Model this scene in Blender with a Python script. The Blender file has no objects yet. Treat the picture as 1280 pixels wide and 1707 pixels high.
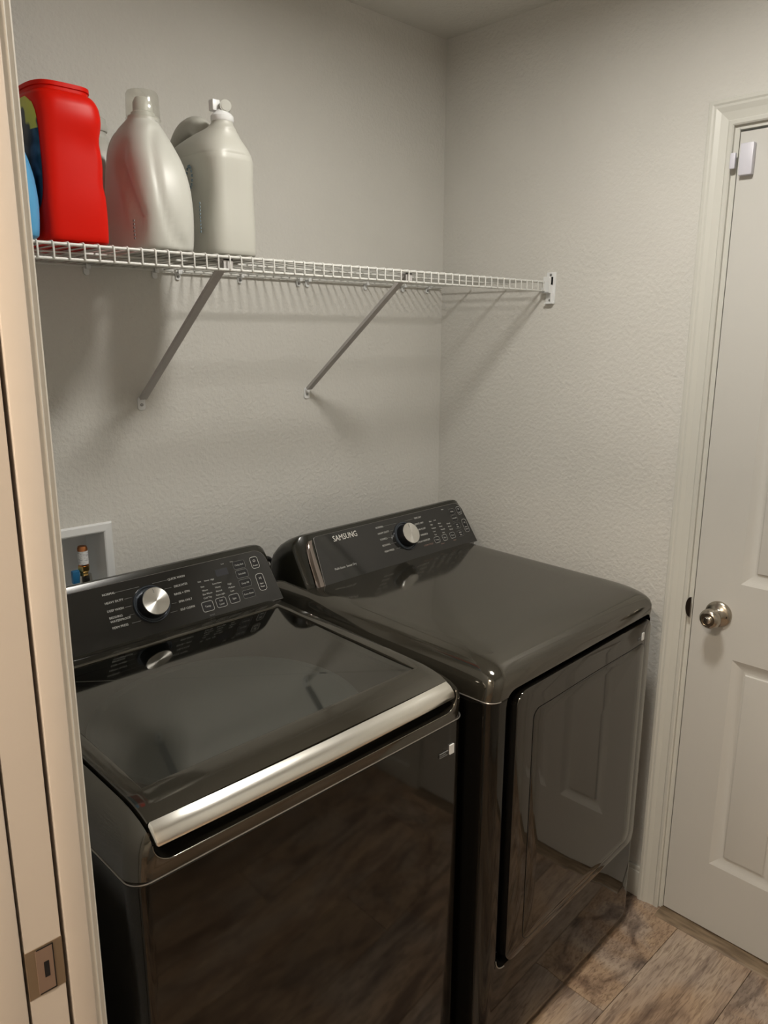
import bpy, bmesh, math, random
from mathutils import Vector, Matrix
S = bpy.context.scene
C = S.collection
PI = math.pi
R = math.radians
random.seed(7)

# ------------------------------------------------------------------ camera
yaw, pitch, roll = R(43.799), R(-13.149), R(0.2125)
fw = Vector((math.sin(yaw)*math.cos(pitch), math.cos(yaw)*math.cos(pitch), math.sin(pitch)))
rt = Vector((math.cos(yaw), -math.sin(yaw), 0)); up = rt.cross(fw)
rt2 = math.cos(roll)*rt + math.sin(roll)*up; up2 = -math.sin(roll)*rt + math.cos(roll)*up
cam = bpy.data.cameras.new('camera'); cam.sensor_fit = 'HORIZONTAL'; cam.sensor_width = 36
cam.lens = 1282.3/1280*36; cam.clip_start = 0.02
co = bpy.data.objects.new('camera', cam); C.objects.link(co)
co.matrix_world = Matrix(((rt2.x, up2.x, -fw.x, -1.888), (rt2.y, up2.y, -fw.y, -1.7065), (rt2.z, up2.z, -fw.z, 1.6048), (0, 0, 0, 1)))
S.camera = co
# ------------------------------------------------------------------ world, exposure
w = bpy.data.worlds.new('world'); S.world = w; w.use_nodes = True
w.node_tree.nodes['Background'].inputs[0].default_value = (0.9, 0.95, 1, 1)
w.node_tree.nodes['Background'].inputs[1].default_value = 0.05
S.view_settings.view_transform = 'Standard'; S.view_settings.look = 'None'
S.view_settings.gamma = 1; S.view_settings.use_curve_mapping = False
S.view_settings.exposure = 0.87
LIGHT_ROOM = 76.0       # emission of the diffuser on the laundry ceiling
LIGHT_HALL = 78.0       # emission of the hallway diffuser

# ------------------------------------------------------------------ materials
def srgb(r, g, b):
    f = lambda c: (c/255/12.92) if c/255 <= 0.04045 else ((c/255+0.055)/1.055)**2.4
    return (f(r), f(g), f(b), 1)
def mat(name, col, rough=0.5, metal=0.0, **k):
    m = bpy.data.materials.new(name); m.use_nodes = True
    b = m.node_tree.nodes['Principled BSDF']
    b.inputs['Base Color'].default_value = col if len(col) == 4 else (*col, 1)
    b.inputs['Roughness'].default_value = rough; b.inputs['Metallic'].default_value = metal
    for a, v in k.items(): b.inputs[a.replace('_', ' ')].default_value = v
    return m
def nd(m, t, **k):
    n = m.node_tree.nodes.new(t)
    for a, v in k.items():
        if a in n.inputs.keys(): n.inputs[a].default_value = v
        else: setattr(n, a, v)
    return n
def lk(m, a, b): m.node_tree.links.new(a, b)
def bump(m, scale, strength, dist, detail=3, stretch=None, thresh=None, rough_var=None, coord='Object'):
    tc = nd(m, 'ShaderNodeTexCoord'); n = nd(m, 'ShaderNodeTexNoise'); n.inputs['Scale'].default_value = scale
    n.inputs['Detail'].default_value = detail
    mp = nd(m, 'ShaderNodeMapping'); lk(m, tc.outputs[coord], mp.inputs[0]); lk(m, mp.outputs[0], n.inputs['Vector'])
    if stretch: mp.inputs['Scale'].default_value = stretch
    b = nd(m, 'ShaderNodeBump'); b.inputs['Strength'].default_value = strength; b.inputs['Distance'].default_value = dist
    src = n.outputs['Fac']
    if thresh:
        mr = nd(m, 'ShaderNodeMapRange'); mr.inputs['From Min'].default_value = thresh[0]; mr.inputs['From Max'].default_value = thresh[1]
        lk(m, src, mr.inputs['Value']); src = mr.outputs['Result']
    lk(m, src, b.inputs['Height']); lk(m, b.outputs[0], m.node_tree.nodes['Principled BSDF'].inputs['Normal'])
    return m
def noisecol(m, c1, c2, scale, stretch=(1, 1, 1), lo=0.35, hi=0.65):
    tc = nd(m, 'ShaderNodeTexCoord'); mp = nd(m, 'ShaderNodeMapping'); mp.inputs['Scale'].default_value = stretch
    n = nd(m, 'ShaderNodeTexNoise'); n.inputs['Scale'].default_value = scale; n.inputs['Detail'].default_value = 4
    r = nd(m, 'ShaderNodeValToRGB'); r.color_ramp.elements[0].position = lo; r.color_ramp.elements[1].position = hi
    r.color_ramp.elements[0].color = c1; r.color_ramp.elements[1].color = c2
    lk(m, tc.outputs['Object'], mp.inputs[0]); lk(m, mp.outputs[0], n.inputs['Vector']); lk(m, n.outputs['Fac'], r.inputs[0])
    lk(m, r.outputs[0], m.node_tree.nodes['Principled BSDF'].inputs['Base Color'])
    return m
M = {}
M['wall'] = bump(noisecol(mat('wall_paint', (0.6, 0.6, 0.6), 0.75), (0.60, 0.588, 0.55, 1), (0.63, 0.617, 0.58, 1), 3), 95, 0.40, 0.0018, 3, (1, 1, 1), (0.38, 0.66))
M['ceiling'] = bump(mat('ceiling_paint', (0.60, 0.59, 0.55), 0.85), 70, 0.35, 0.002, 3, None, (0.4, 0.62))
M['trim'] = bump(mat('trim_paint', (0.57, 0.565, 0.52), 0.38), 30, 0.12, 0.001, 3, (6, 6, 0.4))
M['door'] = bump(mat('door_paint', (0.55, 0.54, 0.51), 0.42), 40, 0.22, 0.0008, 4, (1, 1, 9))
M['doorv'] = bump(mat('door_paint_upright', (0.55, 0.54, 0.51), 0.42), 40, 0.22, 0.0008, 4, (9, 9, 0.6))
M['jamb'] = bump(mat('jamb_paint', (0.56, 0.49, 0.425), 0.5), 60, 0.12, 0.001)
M['casing_hall'] = bump(mat('hall_casing_paint', (0.70, 0.655, 0.585), 0.45), 60, 0.1, 0.001)
M['raw_wood'] = noisecol(mat('raw_framing_wood', (0.2, 0.05, 0.03), 0.8), (0.17, 0.040, 0.015, 1), (0.26, 0.07, 0.03, 1), 20, (8, 8, .5))
M['black'] = bump(mat('black_enamel', (0.0055, 0.005, 0.004), 0.05, 0.0, IOR=1.46, Specular_Tint=(1, .95, .87, 1)), 900, 0.02, 0.0002)
M['door_gloss'] = mat('black_door_gloss', (0.0055, 0.005, 0.004), 0.045, 0.0, IOR=1.80, Specular_Tint=(1, .95, .87, 1))
M['cap'] = bump(mat('black_lid_enamel', (0.020, 0.0185, 0.0145), 0.085, 0.0, IOR=1.92, Specular_Tint=(1, .95, .85, 1)), 700, 0.035, 0.0003)
M['console'] = mat('console_plastic', (0.014, 0.0135, 0.009), 0.22, 0.0, Specular_IOR_Level=0.5)
M['panel'] = mat('console_panel', (0.014, 0.0138, 0.013), 0.07, 0.0, Specular_IOR_Level=0.72)
M['void'] = mat('black_plastic', (0.006, 0.006, 0.007), 0.35)
M['rubber'] = mat('black_rubber', (0.012, 0.012, 0.012), 0.5)
M['seam'] = mat('bright_seam', (0.42, 0.39, 0.36), 0.3, 0.8)
M['chrome'] = bump(mat('chrome_strip', (0.92, 0.90, 0.84), 0.24, 1.0), 18, 0.08, 0.002, 2, (1, 4, 4))
M['bevel'] = mat('console_bevel_metal', (0.30, 0.26, 0.24), 0.12, 1.0)
M['print'] = mat('silver_print', (0.42, 0.42, 0.40), 0.5)
M['printdim'] = mat('grey_print', (0.13, 0.13, 0.125), 0.5)
M['logo'] = mat('silver_logo', (0.62, 0.61, 0.57), 0.4)
M['screen'] = mat('display_window', (0.035, 0.036, 0.042), 0.15)
m = mat('spun_metal', (0.80, 0.79, 0.76), 0.26, 1.0, Anisotropic=0.85)
t = nd(m, 'ShaderNodeTangent'); t.direction_type = 'RADIAL'; t.axis = 'Z'; lk(m, t.outputs[0], m.node_tree.nodes['Principled BSDF'].inputs['Tangent'])
M['spun'] = m
M['nickel'] = bump(mat('satin_nickel', (0.42, 0.38, 0.32), 0.24, 1.0), 200, 0.05, 0.0003, 2, (1, 1, 6))
M['bronze'] = mat('bronze_plate', (0.33, 0.245, 0.165), 0.38, 0.75)
M['steel'] = mat('steel_screw', (0.30, 0.30, 0.30), 0.35, 1.0)
M['wire'] = mat('white_vinyl_wire', (0.60, 0.60, 0.57), 0.35)
M['strut'] = mat('painted_strut', (0.46, 0.44, 0.43), 0.4)
M['wplastic'] = mat('white_plastic', (0.72, 0.73, 0.73), 0.35)
M['sensor'] = mat('white_sensor_plastic', (0.60, 0.595, 0.66), 0.4)
M['jug'] = bump(mat('white_jug_plastic', (0.50, 0.50, 0.458), 0.42, Subsurface_Weight=0.0), 25, 0.06, 0.002)
M['jug2'] = bump(mat('cloudy_jug_plastic', (0.465, 0.46, 0.415), 0.42), 25, 0.08, 0.002)
M['red'] = bump(mat('red_plastic', (0.56, 0.0075, 0.002), 0.38, Specular_IOR_Level=0.13), 20, 0.05, 0.002)
M['blue'] = mat('blue_plastic', (0.075, 0.31, 0.56), 0.35)
M['copper'] = mat('copper_pipe', (0.55, 0.22, 0.09), 0.3, 1.0)
M['brass'] = mat('brass_fitting', (0.62, 0.42, 0.15), 0.28, 1.0)
M['valve'] = mat('valve_metal', (0.6, 0.58, 0.54), 0.2, 1.0)
M['bluek'] = mat('blue_knob', (0.02, 0.14, 0.30), 0.4)
M['paper'] = noisecol(mat('paper_label', (.7, .7, .7), 0.6), (0.42, 0.42, 0.45, 1), (0.75, 0.75, 0.74, 1), 160, (1, 1, 3), .35, .5)
M['tub'] = mat('tub_ring_plastic', (0.50, 0.58, 0.58), 0.4)
M['drum'] = mat('drum_steel', (0.10, 0.115, 0.125), 0.35, 0.8)
m = bpy.data.materials.new('clear_cap'); m.use_nodes = True; nt = m.node_tree; nt.nodes.clear()
o = nd(m, 'ShaderNodeOutputMaterial'); tr = nd(m, 'ShaderNodeBsdfTransparent'); tr.inputs[0].default_value = (0.93, 0.93, 0.90, 1)
df = nd(m, 'ShaderNodeBsdfDiffuse'); df.inputs[0].default_value = (.8, .8, .76, 1); m0 = nd(m, 'ShaderNodeMixShader'); m0.inputs[0].default_value = .10
gl = nd(m, 'ShaderNodeBsdfGlossy'); gl.inputs['Roughness'].default_value = 0.12
lw = nd(m, 'ShaderNodeLayerWeight'); fr = nd(m, 'ShaderNodeMath', operation='POWER'); fr.inputs[1].default_value = 2.5; lk(m, lw.outputs['Facing'], fr.inputs[0])
f2 = nd(m, 'ShaderNodeMath', operation='MULTIPLY_ADD'); f2.inputs[1].default_value = .45; f2.inputs[2].default_value = .05; lk(m, fr.outputs[0], f2.inputs[0]); fr = f2; mx = nd(m, 'ShaderNodeMixShader')
lk(m, tr.outputs[0], m0.inputs[1]); lk(m, df.outputs[0], m0.inputs[2])
lk(m, fr.outputs[0], mx.inputs[0]); lk(m, m0.outputs[0], mx.inputs[1]); lk(m, gl.outputs[0], mx.inputs[2]); lk(m, mx.outputs[0], o.inputs[0])
M['clear'] = m
# tinted lid glass: part see-through, part mirror
m = bpy.data.materials.new('tinted_lid_glass'); m.use_nodes = True; nt = m.node_tree; nt.nodes.clear()
o = nd(m, 'ShaderNodeOutputMaterial'); tr = nd(m, 'ShaderNodeBsdfTransparent'); tr.inputs[0].default_value = (0.19, 0.20, 0.195, 1)
gl = nd(m, 'ShaderNodeBsdfGlossy'); gl.inputs['Color'].default_value = (0.92, 0.9, 0.85, 1); gl.inputs['Roughness'].default_value = 0.05
fr = nd(m, 'ShaderNodeFresnel'); fr.inputs[0].default_value = 2.3; mx = nd(m, 'ShaderNodeMixShader')
lk(m, fr.outputs[0], mx.inputs[0]); lk(m, tr.outputs[0], mx.inputs[1]); lk(m, gl.outputs[0], mx.inputs[2]); lk(m, mx.outputs[0], o.inputs[0])
M['lidglass'] = m
def emit(name, col, s):
    m = bpy.data.materials.new(name); m.use_nodes = True
    b = m.node_tree.nodes['Principled BSDF']; b.inputs['Base Color'].default_value = (.9, .9, .88, 1)
    b.inputs['Emission Color'].default_value = (*col, 1); b.inputs['Emission Strength'].default_value = s
    return m
M['lamp'] = emit('lit_dome', (1.0, 0.96, 0.885), LIGHT_ROOM)
M['lamp_hall'] = emit('lit_hall_dome', (1.0, 0.85, 0.68), LIGHT_HALL)
# red tub label
m = mat('tub_label', (0.01, 0.015, 0.03), 0.3)
tc = nd(m, 'ShaderNodeTexCoord'); sx = nd(m, 'ShaderNodeSeparateXYZ'); lk(m, tc.outputs['Object'], sx.inputs[0])
nz = nd(m, 'ShaderNodeTexNoise'); nz.inputs['Scale'].default_value = 26; nz.inputs['Detail'].default_value = 1.5; lk(m, tc.outputs['Object'], nz.inputs['Vector'])
r1 = nd(m, 'ShaderNodeValToRGB'); e = r1.color_ramp.elements
e[0].position = 0.44; e[0].color = (0.004, 0.006, 0.012, 1); e[1].position = 0.5; e[1].color = (0.50, 0.42, 0.03, 1)
r2 = nd(m, 'ShaderNodeValToRGB'); e = r2.color_ramp.elements
e[0].position = 0.56; e[0].color = (0.005, 0.009, 0.02, 1); e[1].position = 0.66; e[1].color = (0.045, 0.075, 0.12, 1)
lk(m, nz.outputs['Fac'], r1.inputs[0]); lk(m, nz.outputs['Fac'], r2.inputs[0])
gt = nd(m, 'ShaderNodeMath', operation='GREATER_THAN'); gt.inputs[1].default_value = 0.172; lk(m, sx.outputs['Z'], gt.inputs[0])
mc = nd(m, 'ShaderNodeMix', data_type='RGBA'); lk(m, gt.outputs[0], mc.inputs['Factor'])
lk(m, r2.outputs[0], mc.inputs[6]); lk(m, r1.outputs[0], mc.inputs[7])
lk(m, mc.outputs[2], m.node_tree.nodes['Principled BSDF'].inputs['Base Color']); M['tublabel'] = m
# floor planks
m = mat('vinyl_plank', (.3, .2, .15), 0.42); bs = m.node_tree.nodes['Principled BSDF']
tc = nd(m, 'ShaderNodeTexCoord'); oi = nd(m, 'ShaderNodeObjectInfo')
vm = nd(m, 'ShaderNodeVectorMath', operation='SCALE'); cx = nd(m, 'ShaderNodeCombineXYZ')
for i in range(3): lk(m, oi.outputs['Random'], cx.inputs[i])
lk(m, cx.outputs[0], vm.inputs[0]); vm.inputs['Scale'].default_value = 37.0
ad = nd(m, 'ShaderNodeVectorMath', operation='ADD'); lk(m, tc.outputs['Object'], ad.inputs[0]); lk(m, vm.outputs[0], ad.inputs[1])
def wn(scale, st, det, dis=0.0):
    mp = nd(m, 'ShaderNodeMapping'); mp.inputs['Scale'].default_value = st; lk(m, ad.outputs[0], mp.inputs[0])
    n = nd(m, 'ShaderNodeTexNoise'); n.inputs['Scale'].default_value = scale; n.inputs['Detail'].default_value = det; n.inputs['Distortion'].default_value = dis
    lk(m, mp.outputs[0], n.inputs['Vector']); return n
n1 = wn(5, (0.7, 2.8, 1), 6, 1.0); n2 = wn(26, (0.8, 7, 1), 7, 0.8); n3 = wn(7.0, (.7, 2.2, 1), 5, 0.6)
r1 = nd(m, 'ShaderNodeValToRGB'); e = r1.color_ramp.elements
e[0].position = 0.30; e[0].color = srgb(112, 92, 78); e[1].position = 0.72; e[1].color = srgb(188, 164, 138)
x = e.new(0.5); x.color = srgb(170, 146, 124)
lk(m, n1.outputs['Fac'], r1.inputs[0])
r2 = nd(m, 'ShaderNodeValToRGB'); e = r2.color_ramp.elements
e[0].position = 0.33; e[0].color = (0.42, 0.37, 0.34, 1); e[1].position = 0.55; e[1].color = (1, 1, 1, 1); lk(m, n2.outputs['Fac'], r2.inputs[0])
mm = nd(m, 'ShaderNodeMix', data_type='RGBA', blend_type='MULTIPLY'); mm.inputs['Factor'].default_value = 0.75
lk(m, r1.outputs[0], mm.inputs[6]); lk(m, r2.outputs[0], mm.inputs[7])
r3 = nd(m, 'ShaderNodeValToRGB'); e = r3.color_ramp.elements
e[0].position = 0.28; e[0].color = (0.50, 0.43, 0.42, 1); e[1].position = 0.46; e[1].color = (1, 1, 1, 1); lk(m, n3.outputs['Fac'], r3.inputs[0])
m2 = nd(m, 'ShaderNodeMix', data_type='RGBA', blend_type='MULTIPLY'); m2.inputs['Factor'].default_value = 0.7
lk(m, mm.outputs[2], m2.inputs[6]); lk(m, r3.outputs[0], m2.inputs[7])
hv = nd(m, 'ShaderNodeHueSaturation'); mr = nd(m, 'ShaderNodeMapRange'); mr.inputs['To Min'].default_value = 0.86; mr.inputs['To Max'].default_value = 1.2
lk(m, oi.outputs['Random'], mr.inputs['Value']); lk(m, mr.outputs[0], hv.inputs['Value']); lk(m, m2.outputs[2], hv.inputs['Color'])
hv.inputs['Saturation'].default_value = 1.05
n5 = wn(3.2, (1, 1.8, 1), 3, .5); r5 = nd(m, 'ShaderNodeValToRGB'); e = r5.color_ramp.elements      # grey weathered zones
e[0].position = .46; e[0].color = (0, 0, 0, 1); e[1].position = .62; e[1].color = (.5, .5, .5, 1); lk(m, n5.outputs['Fac'], r5.inputs[0])
h2 = nd(m, 'ShaderNodeHueSaturation'); h2.inputs['Saturation'].default_value = .45; h2.inputs['Value'].default_value = .95; lk(m, hv.outputs[0], h2.inputs['Color']); lk(m, r5.outputs[0], h2.inputs['Fac'])
n6 = wn(9, (.35, 6, 1), 2, 1.2); r6 = nd(m, 'ShaderNodeValToRGB'); e = r6.color_ramp.elements      # thin dark checks along the grain
e[0].position = .70; e[0].color = (1, 1, 1, 1); e[1].position = .72; e[1].color = (.35, .28, .24, 1); lk(m, n6.outputs['Fac'], r6.inputs[0])
x = e.new(.745); x.color = (1, 1, 1, 1)
m3 = nd(m, 'ShaderNodeMix', data_type='RGBA', blend_type='MULTIPLY'); m3.inputs['Factor'].default_value = .8
lk(m, h2.outputs[0], m3.inputs[6]); lk(m, r6.outputs[0], m3.inputs[7])
lk(m, m3.outputs[2], bs.inputs['Base Color'])
bp = nd(m, 'ShaderNodeBump'); bp.inputs['Strength'].default_value = 0.25; bp.inputs['Distance'].default_value = 0.001
lk(m, n2.outputs['Fac'], bp.inputs['Height']); lk(m, bp.outputs[0], bs.inputs['Normal']); M['plank'] = m
M['threshold'] = noisecol(mat('threshold_wood', (.2, .15, .11), 0.4), srgb(100, 84, 66), srgb(134, 116, 94), 14, (7, 1, 1))

# ------------------------------------------------------------------ helpers
def obj(name, bm, m=None, parent=None, smooth=None, loc=None):
    me = bpy.data.meshes.new(name); bm.normal_update(); bm.to_mesh(me); bm.free()
    if m: me.materials.append(M[m] if isinstance(m, str) else m)
    o = bpy.data.objects.new(name, me); C.objects.link(o)
    if parent: o.parent = parent
    if loc: o.location = loc
    if smooth is not None:
        me.shade_smooth()
        if smooth < 180: 
            me.set_sharp_from_angle(angle=R(smooth))
    return o
def tag(o, label=None, cat=None, group=None, kind=None):
    if label: o['label'] = label
    if cat: o['category'] = cat
    if group: o['group'] = group
    if kind: o['kind'] = kind
    return o
def empty(name, loc, rz=0, **k):
    o = bpy.data.objects.new(name, None); C.objects.link(o); o.location = loc; o.rotation_euler = (0, 0, rz)
    o.empty_display_size = 0.05
    return tag(o, **k)
def quadloft(bm, rings, close=True, cap0=True, cap1=True):
    vs = [[bm.verts.new(p) for p in r] for r in rings]
    n = len(vs[0])
    for a, b in zip(vs, vs[1:]):
        for i in range(n if close else n-1):
            j = (i+1) % n
            try: bm.faces.new((a[i], a[j], b[j], b[i]))
            except ValueError: pass
    if cap0: bm.faces.new(list(reversed(vs[0])))
    if cap1: bm.faces.new(vs[-1])
    return vs
def box(bm, x0, x1, y0, y1, z0, z1, bev=0, seg=2):
    b2 = bmesh.new(); bmesh.ops.create_cube(b2, size=1)
    for v in b2.verts: v.co = Vector(((x0+x1)/2+v.co.x*(x1-x0), (y0+y1)/2+v.co.y*(y1-y0), (z0+z1)/2+v.co.z*(z1-z0)))
    if bev: bmesh.ops.bevel(b2, geom=b2.edges[:], offset=bev, segments=seg, affect='EDGES', profile=0.5)
    join(bm, b2)
def join(bm, b2, mtx=None):
    if mtx is not None: bmesh.ops.transform(b2, matrix=mtx, verts=b2.verts)
    me = bpy.data.meshes.new('tmp'); b2.to_mesh(me); b2.free(); bm.from_mesh(me); bpy.data.meshes.remove(me)
def B(*boxes, bev=0, seg=2):
    bm = bmesh.new()
    for b in boxes: box(bm, *b, bev=bev, seg=seg)
    return bm
def rrect(hx, hy, r, n=6, cx=0, cy=0):
    pts = []
    for sx, sy, a0 in ((1, 1, 0), (-1, 1, 90), (-1, -1, 180), (1, -1, 270)):
        for i in range(n+1):
            a = R(a0 + 90*i/n)
            pts.append((cx+sx*(hx-r)+r*math.cos(a), cy+sy*(hy-r)+r*math.sin(a)))
    return pts
def prism(bm, pts, axis, a, b, bev=0):
    """extrude a 2-D outline; axis = 'x': pts are (y,z); 'y': (x,z); 'z': (x,y)"""
    f = {'x': lambda p, t: (t, p[0], p[1]), 'y': lambda p, t: (p[0], t, p[1]), 'z': lambda p, t: (p[0], p[1], t)}[axis]
    b2 = bmesh.new(); quadloft(b2, [[f(p, a) for p in pts], [f(p, b) for p in pts]])
    bmesh.ops.recalc_face_normals(b2, faces=b2.faces)
    if bev:
        es = [e for e in b2.edges if any(len(fc.verts) == len(pts) and len(pts) > 4 or abs(fc.normal[{'x': 0, 'y': 1, 'z': 2}[axis]]) > 0.99 for fc in e.link_faces)]
        bmesh.ops.bevel(b2, geom=es, offset=bev, segments=2, affect='EDGES', profile=0.5)
    join(bm, b2)
def tube(bm, path, r, n=8, caps=True):
    path = [Vector(p) for p in path]; rings = []
    rr = r if isinstance(r, (list, tuple)) else [r]*len(path)
    d0 = (path[1]-path[0]).normalized(); ref = Vector((0, 0, 1)) if abs(d0.z) < 0.9 else Vector((1, 0, 0))
    u = d0.cross(ref).normalized()
    for i, p in enumerate(path):
        d = (path[min(i+1, len(path)-1)]-path[max(i-1, 0)]).normalized()
        u = (u - d*u.dot(d)).normalized(); v = d.cross(u)
        rings.append([p + (u*math.cos(2*PI*k/n)+v*math.sin(2*PI*k/n))*rr[i] for k in range(n)])
    b2 = bmesh.new(); quadloft(b2, rings, True, caps, caps); bmesh.ops.recalc_face_normals(b2, faces=b2.faces); join(bm, b2)
def smoothpath(pts, k=6):
    P = [Vector(p) for p in pts]; P = [P[0]]+P+[P[-1]]; out = []
    for i in range(1, len(P)-2):
        for j in range(k):
            t = j/k; a, b, c, d = P[i-1:i+3]
            out.append(0.5*((2*b)+(c-a)*t+(2*a-5*b+4*c-d)*t*t+(3*b-a-3*c+d)*t**3))
    out.append(P[-2]); return out
def lathe(bm, prof, n=32, mtx=None):
    b2 = bmesh.new(); rings = [[(r*math.cos(2*PI*k/n), r*math.sin(2*PI*k/n), z) for k in range(n)] for r, z in prof if r > 1e-5]
    quadloft(b2, rings, True, True, True); bmesh.ops.recalc_face_normals(b2, faces=b2.faces); join(bm, b2, mtx)
def frame(origin, xa, ya, za):
    return Matrix(((xa[0], ya[0], za[0], origin[0]), (xa[1], ya[1], za[1], origin[1]), (xa[2], ya[2], za[2], origin[2]), (0, 0, 0, 1)))
def boolean(o, cutters):
    for c in cutters:
        c.parent = o.parent
        md = o.modifiers.new('b', 'BOOLEAN'); md.operation = 'DIFFERENCE'; md.object = c; md.solver = 'EXACT'
    bpy.context.view_layer.update()
    dg = bpy.context.evaluated_depsgraph_get(); me = bpy.data.meshes.new_from_object(o.evaluated_get(dg))
    o.modifiers.clear(); old = o.data; o.data = me; bpy.data.meshes.remove(old)
    for c in cutters: bpy.data.objects.remove(c)
    me.shade_smooth(); me.set_sharp_from_angle(angle=R(28))
def text_bm(bm, s, size, mtx, align='LEFT', depth=0.0003, widen=1.0):
    cu = bpy.data.curves.new('t', 'FONT'); cu.body = s; cu.size = size; cu.align_x = align; cu.align_y = 'CENTER'; cu.extrude = depth; cu.resolution_u = 2
    o = bpy.data.objects.new('t', cu); C.objects.link(o); bpy.context.view_layer.update()
    me = bpy.data.meshes.new_from_object(o.evaluated_get(bpy.context.evaluated_depsgraph_get()))
    b2 = bmesh.new(); b2.from_mesh(me)
    if widen != 1: bmesh.ops.transform(b2, matrix=Matrix.Diagonal((widen, 1, 1, 1)), verts=b2.verts)
    bpy.data.objects.remove(o); bpy.data.curves.remove(cu); bpy.data.meshes.remove(me); join(bm, b2, mtx)

# ------------------------------------------------------------------ the setting
H = 2.45
XL, XH = -1.64, -1.74          # laundry and hallway faces of the left wall
YF = -2.10                     # front wall of the laundry
DY0, DY1 = -1.01, -1.83        # doorway in the left wall
st = dict(kind='structure')
fl = tag(obj('floor', B((-3.05, 0.9, -3.0, 0.7, -0.12, -0.0075)), 'raw_wood'), **st)
fl['label'] = 'wood-look vinyl plank floor'
pm = bmesh.new(); box(pm, -0.61, 0.61, -0.0994, 0.0994, -0.006, 0, bev=0.0008, seg=1)
pl0 = obj('plank', pm, 'plank', fl)
k = 0; firstp = True
for j in range(-8, 6):
    yc = -1.063 + 0.2*j
    if yc > 0.6 or yc < -2.95: continue
    off = [0.0, 0.43, 0.83, 0.21, 0.62][j % 5]
    x1 = -0.0005
    n_x = 0
    xs = x1 - off
    segs = []
    if off > 0.02: segs.append((xs, x1))
    while xs > -3.0: segs.append((max(xs-1.22, -3.04), xs)); xs -= 1.22
    for a, b in segs:
        if firstp: p = pl0; firstp = False
        else: p = pl0.copy(); C.objects.link(p)
        full = abs((b-a)-1.22) < 0.01
        p.parent = fl; p.location = ((a+b)/2, yc, 0); p.scale = ((b-a-0.0012)/1.22, 1, 1)
wb = bmesh.new()
OX0, OX1, OZ0, OZ1 = -1.335, -1.160, 0.985, 1.150    # hole of the washer supply box
for b in ((XH, OX0, 0, .12, 0, H), (OX1, 0.0, 0, .12, 0, H), (OX0, OX1, 0, .12, 0, OZ0), (OX0, OX1, 0, .12, OZ1, H)): box(wb, *b)
bmesh.ops.remove_doubles(wb, verts=wb.verts, dist=1e-5)
tag(obj('wall_back', wb, 'wall'), **st)
DR0, DR1, DRT = -0.8955, -1.516, 2.056      # opening of the door in the right wall
tag(obj('wall_right', B((0, .12, DR0, .12, 0, H), (0, .12, YF-.12, DR1, 0, H), (0, .12, DR1, DR0, DRT, H)), 'wall'), **st)
tag(obj('wall_front', B((XH, 0, YF-.12, YF, 0, H)), 'wall'), **st)
# left wall: two skins with the pocket between them
tag(obj('wall_left', B((XL-.012, XL, DY0+.018, 0, 0, H), (XH, XH+.012, DY0+.018, 0, 0, H), (XH+.012, XL-.012, DY0+.018, 0, 2.10, H),
    (XH, XL, YF, DY1-.018, 0, H), (XH, XL, DY1-.018, DY0+.018, 2.07, H)), 'wall'), **st)
tag(obj('wall_hallway', B((-3.0, -2.88, -3.0, .7, 0, H), (XH, XH+.1, -3.0, YF-.12, 0, H)), 'wall'), **st)
tag(obj('wall_hallway_end', B((-2.88, XH, -3.0, -2.88, 0, H), (-2.88, XH, .58, .7, 0, H), (XH, XH+.1, .12, .58, 0, H)), 'wall'), **st)
tag(obj('ceiling', B((-3.05, .12, -3.0, .7, H, H+.1)), 'ceiling'), **st)

# casing profile across its width w (0 = inner edge): (distance, thickness)
PROF = [(0, 0.0), (0, 0.009), (0.003, 0.0115), (0.010, 0.0115), (0.013, 0.0095), (0.030, 0.0125), (0.041, 0.0165), (0.046, 0.0165), (0.050, 0.0185), (0.057, 0.0185), (0.0585, 0.017), (0.0585, 0)]
def casing(name, plane_x, sgn, yin, zin, ydir, ylen, both=True):
    """U-shaped casing round an opening on a wall x = plane_x, projecting sgn; yin inner edge nearest the back wall; opening runs ylen in ydir"""
    bm = bmesh.new(); A = yin; Bq = yin+ydir*ylen
    rings = []
    for cy, cz, oy, oz in ((A, 0.0, -ydir, 0), (A, zin, -ydir, 1), (Bq, zin, ydir, 1), (Bq, 0.0, ydir, 0)):
        rings.append([(plane_x+sgn*t, cy+oy*d, cz+oz*d) for d, t in PROF])
    b2 = bmesh.new(); quadloft(b2, rings, False, True, True); bmesh.ops.recalc_face_normals(b2, faces=b2.faces); join(bm, b2)
    return tag(obj(name, bm, 'trim'), **st)
tr1 = casing('trim_1', 0, -1, -0.8895+0.0035, 2.063, -1, 0.6365)
# jamb lining of that doorway
jb = B((-.0005, .12, DR0-.0, DR0+.004, 0, DRT), (-.0005, .12, DR1-.004, DR1, 0, DRT), (-.0005, .12, DR1, DR0, DRT-.004, DRT+.002))
obj('jamb', B((-.0006, .12, DR0-.002, DR0+.008, 0, DRT), (-.0006, .12, DR1-.008, DR1+.002, 0, DRT), (-.0006, .12, DR1, DR0, DRT-.002, DRT+.008)), 'trim', tr1); jb.free()
# strike plate with its curved lip
sb = bmesh.new()
prism(sb, [(-.8975+.013*math.sin(a), .916-.027*math.cos(a)) for a in [PI*i/12 for i in range(13)]], 'x', -.0145, -.012)
lip = obj('strike_plate', sb, mat('strike_metal', (.10, .075, .06), .3, .9), tr1); lip['label'] = 'dark curved latch strike plate'
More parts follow.
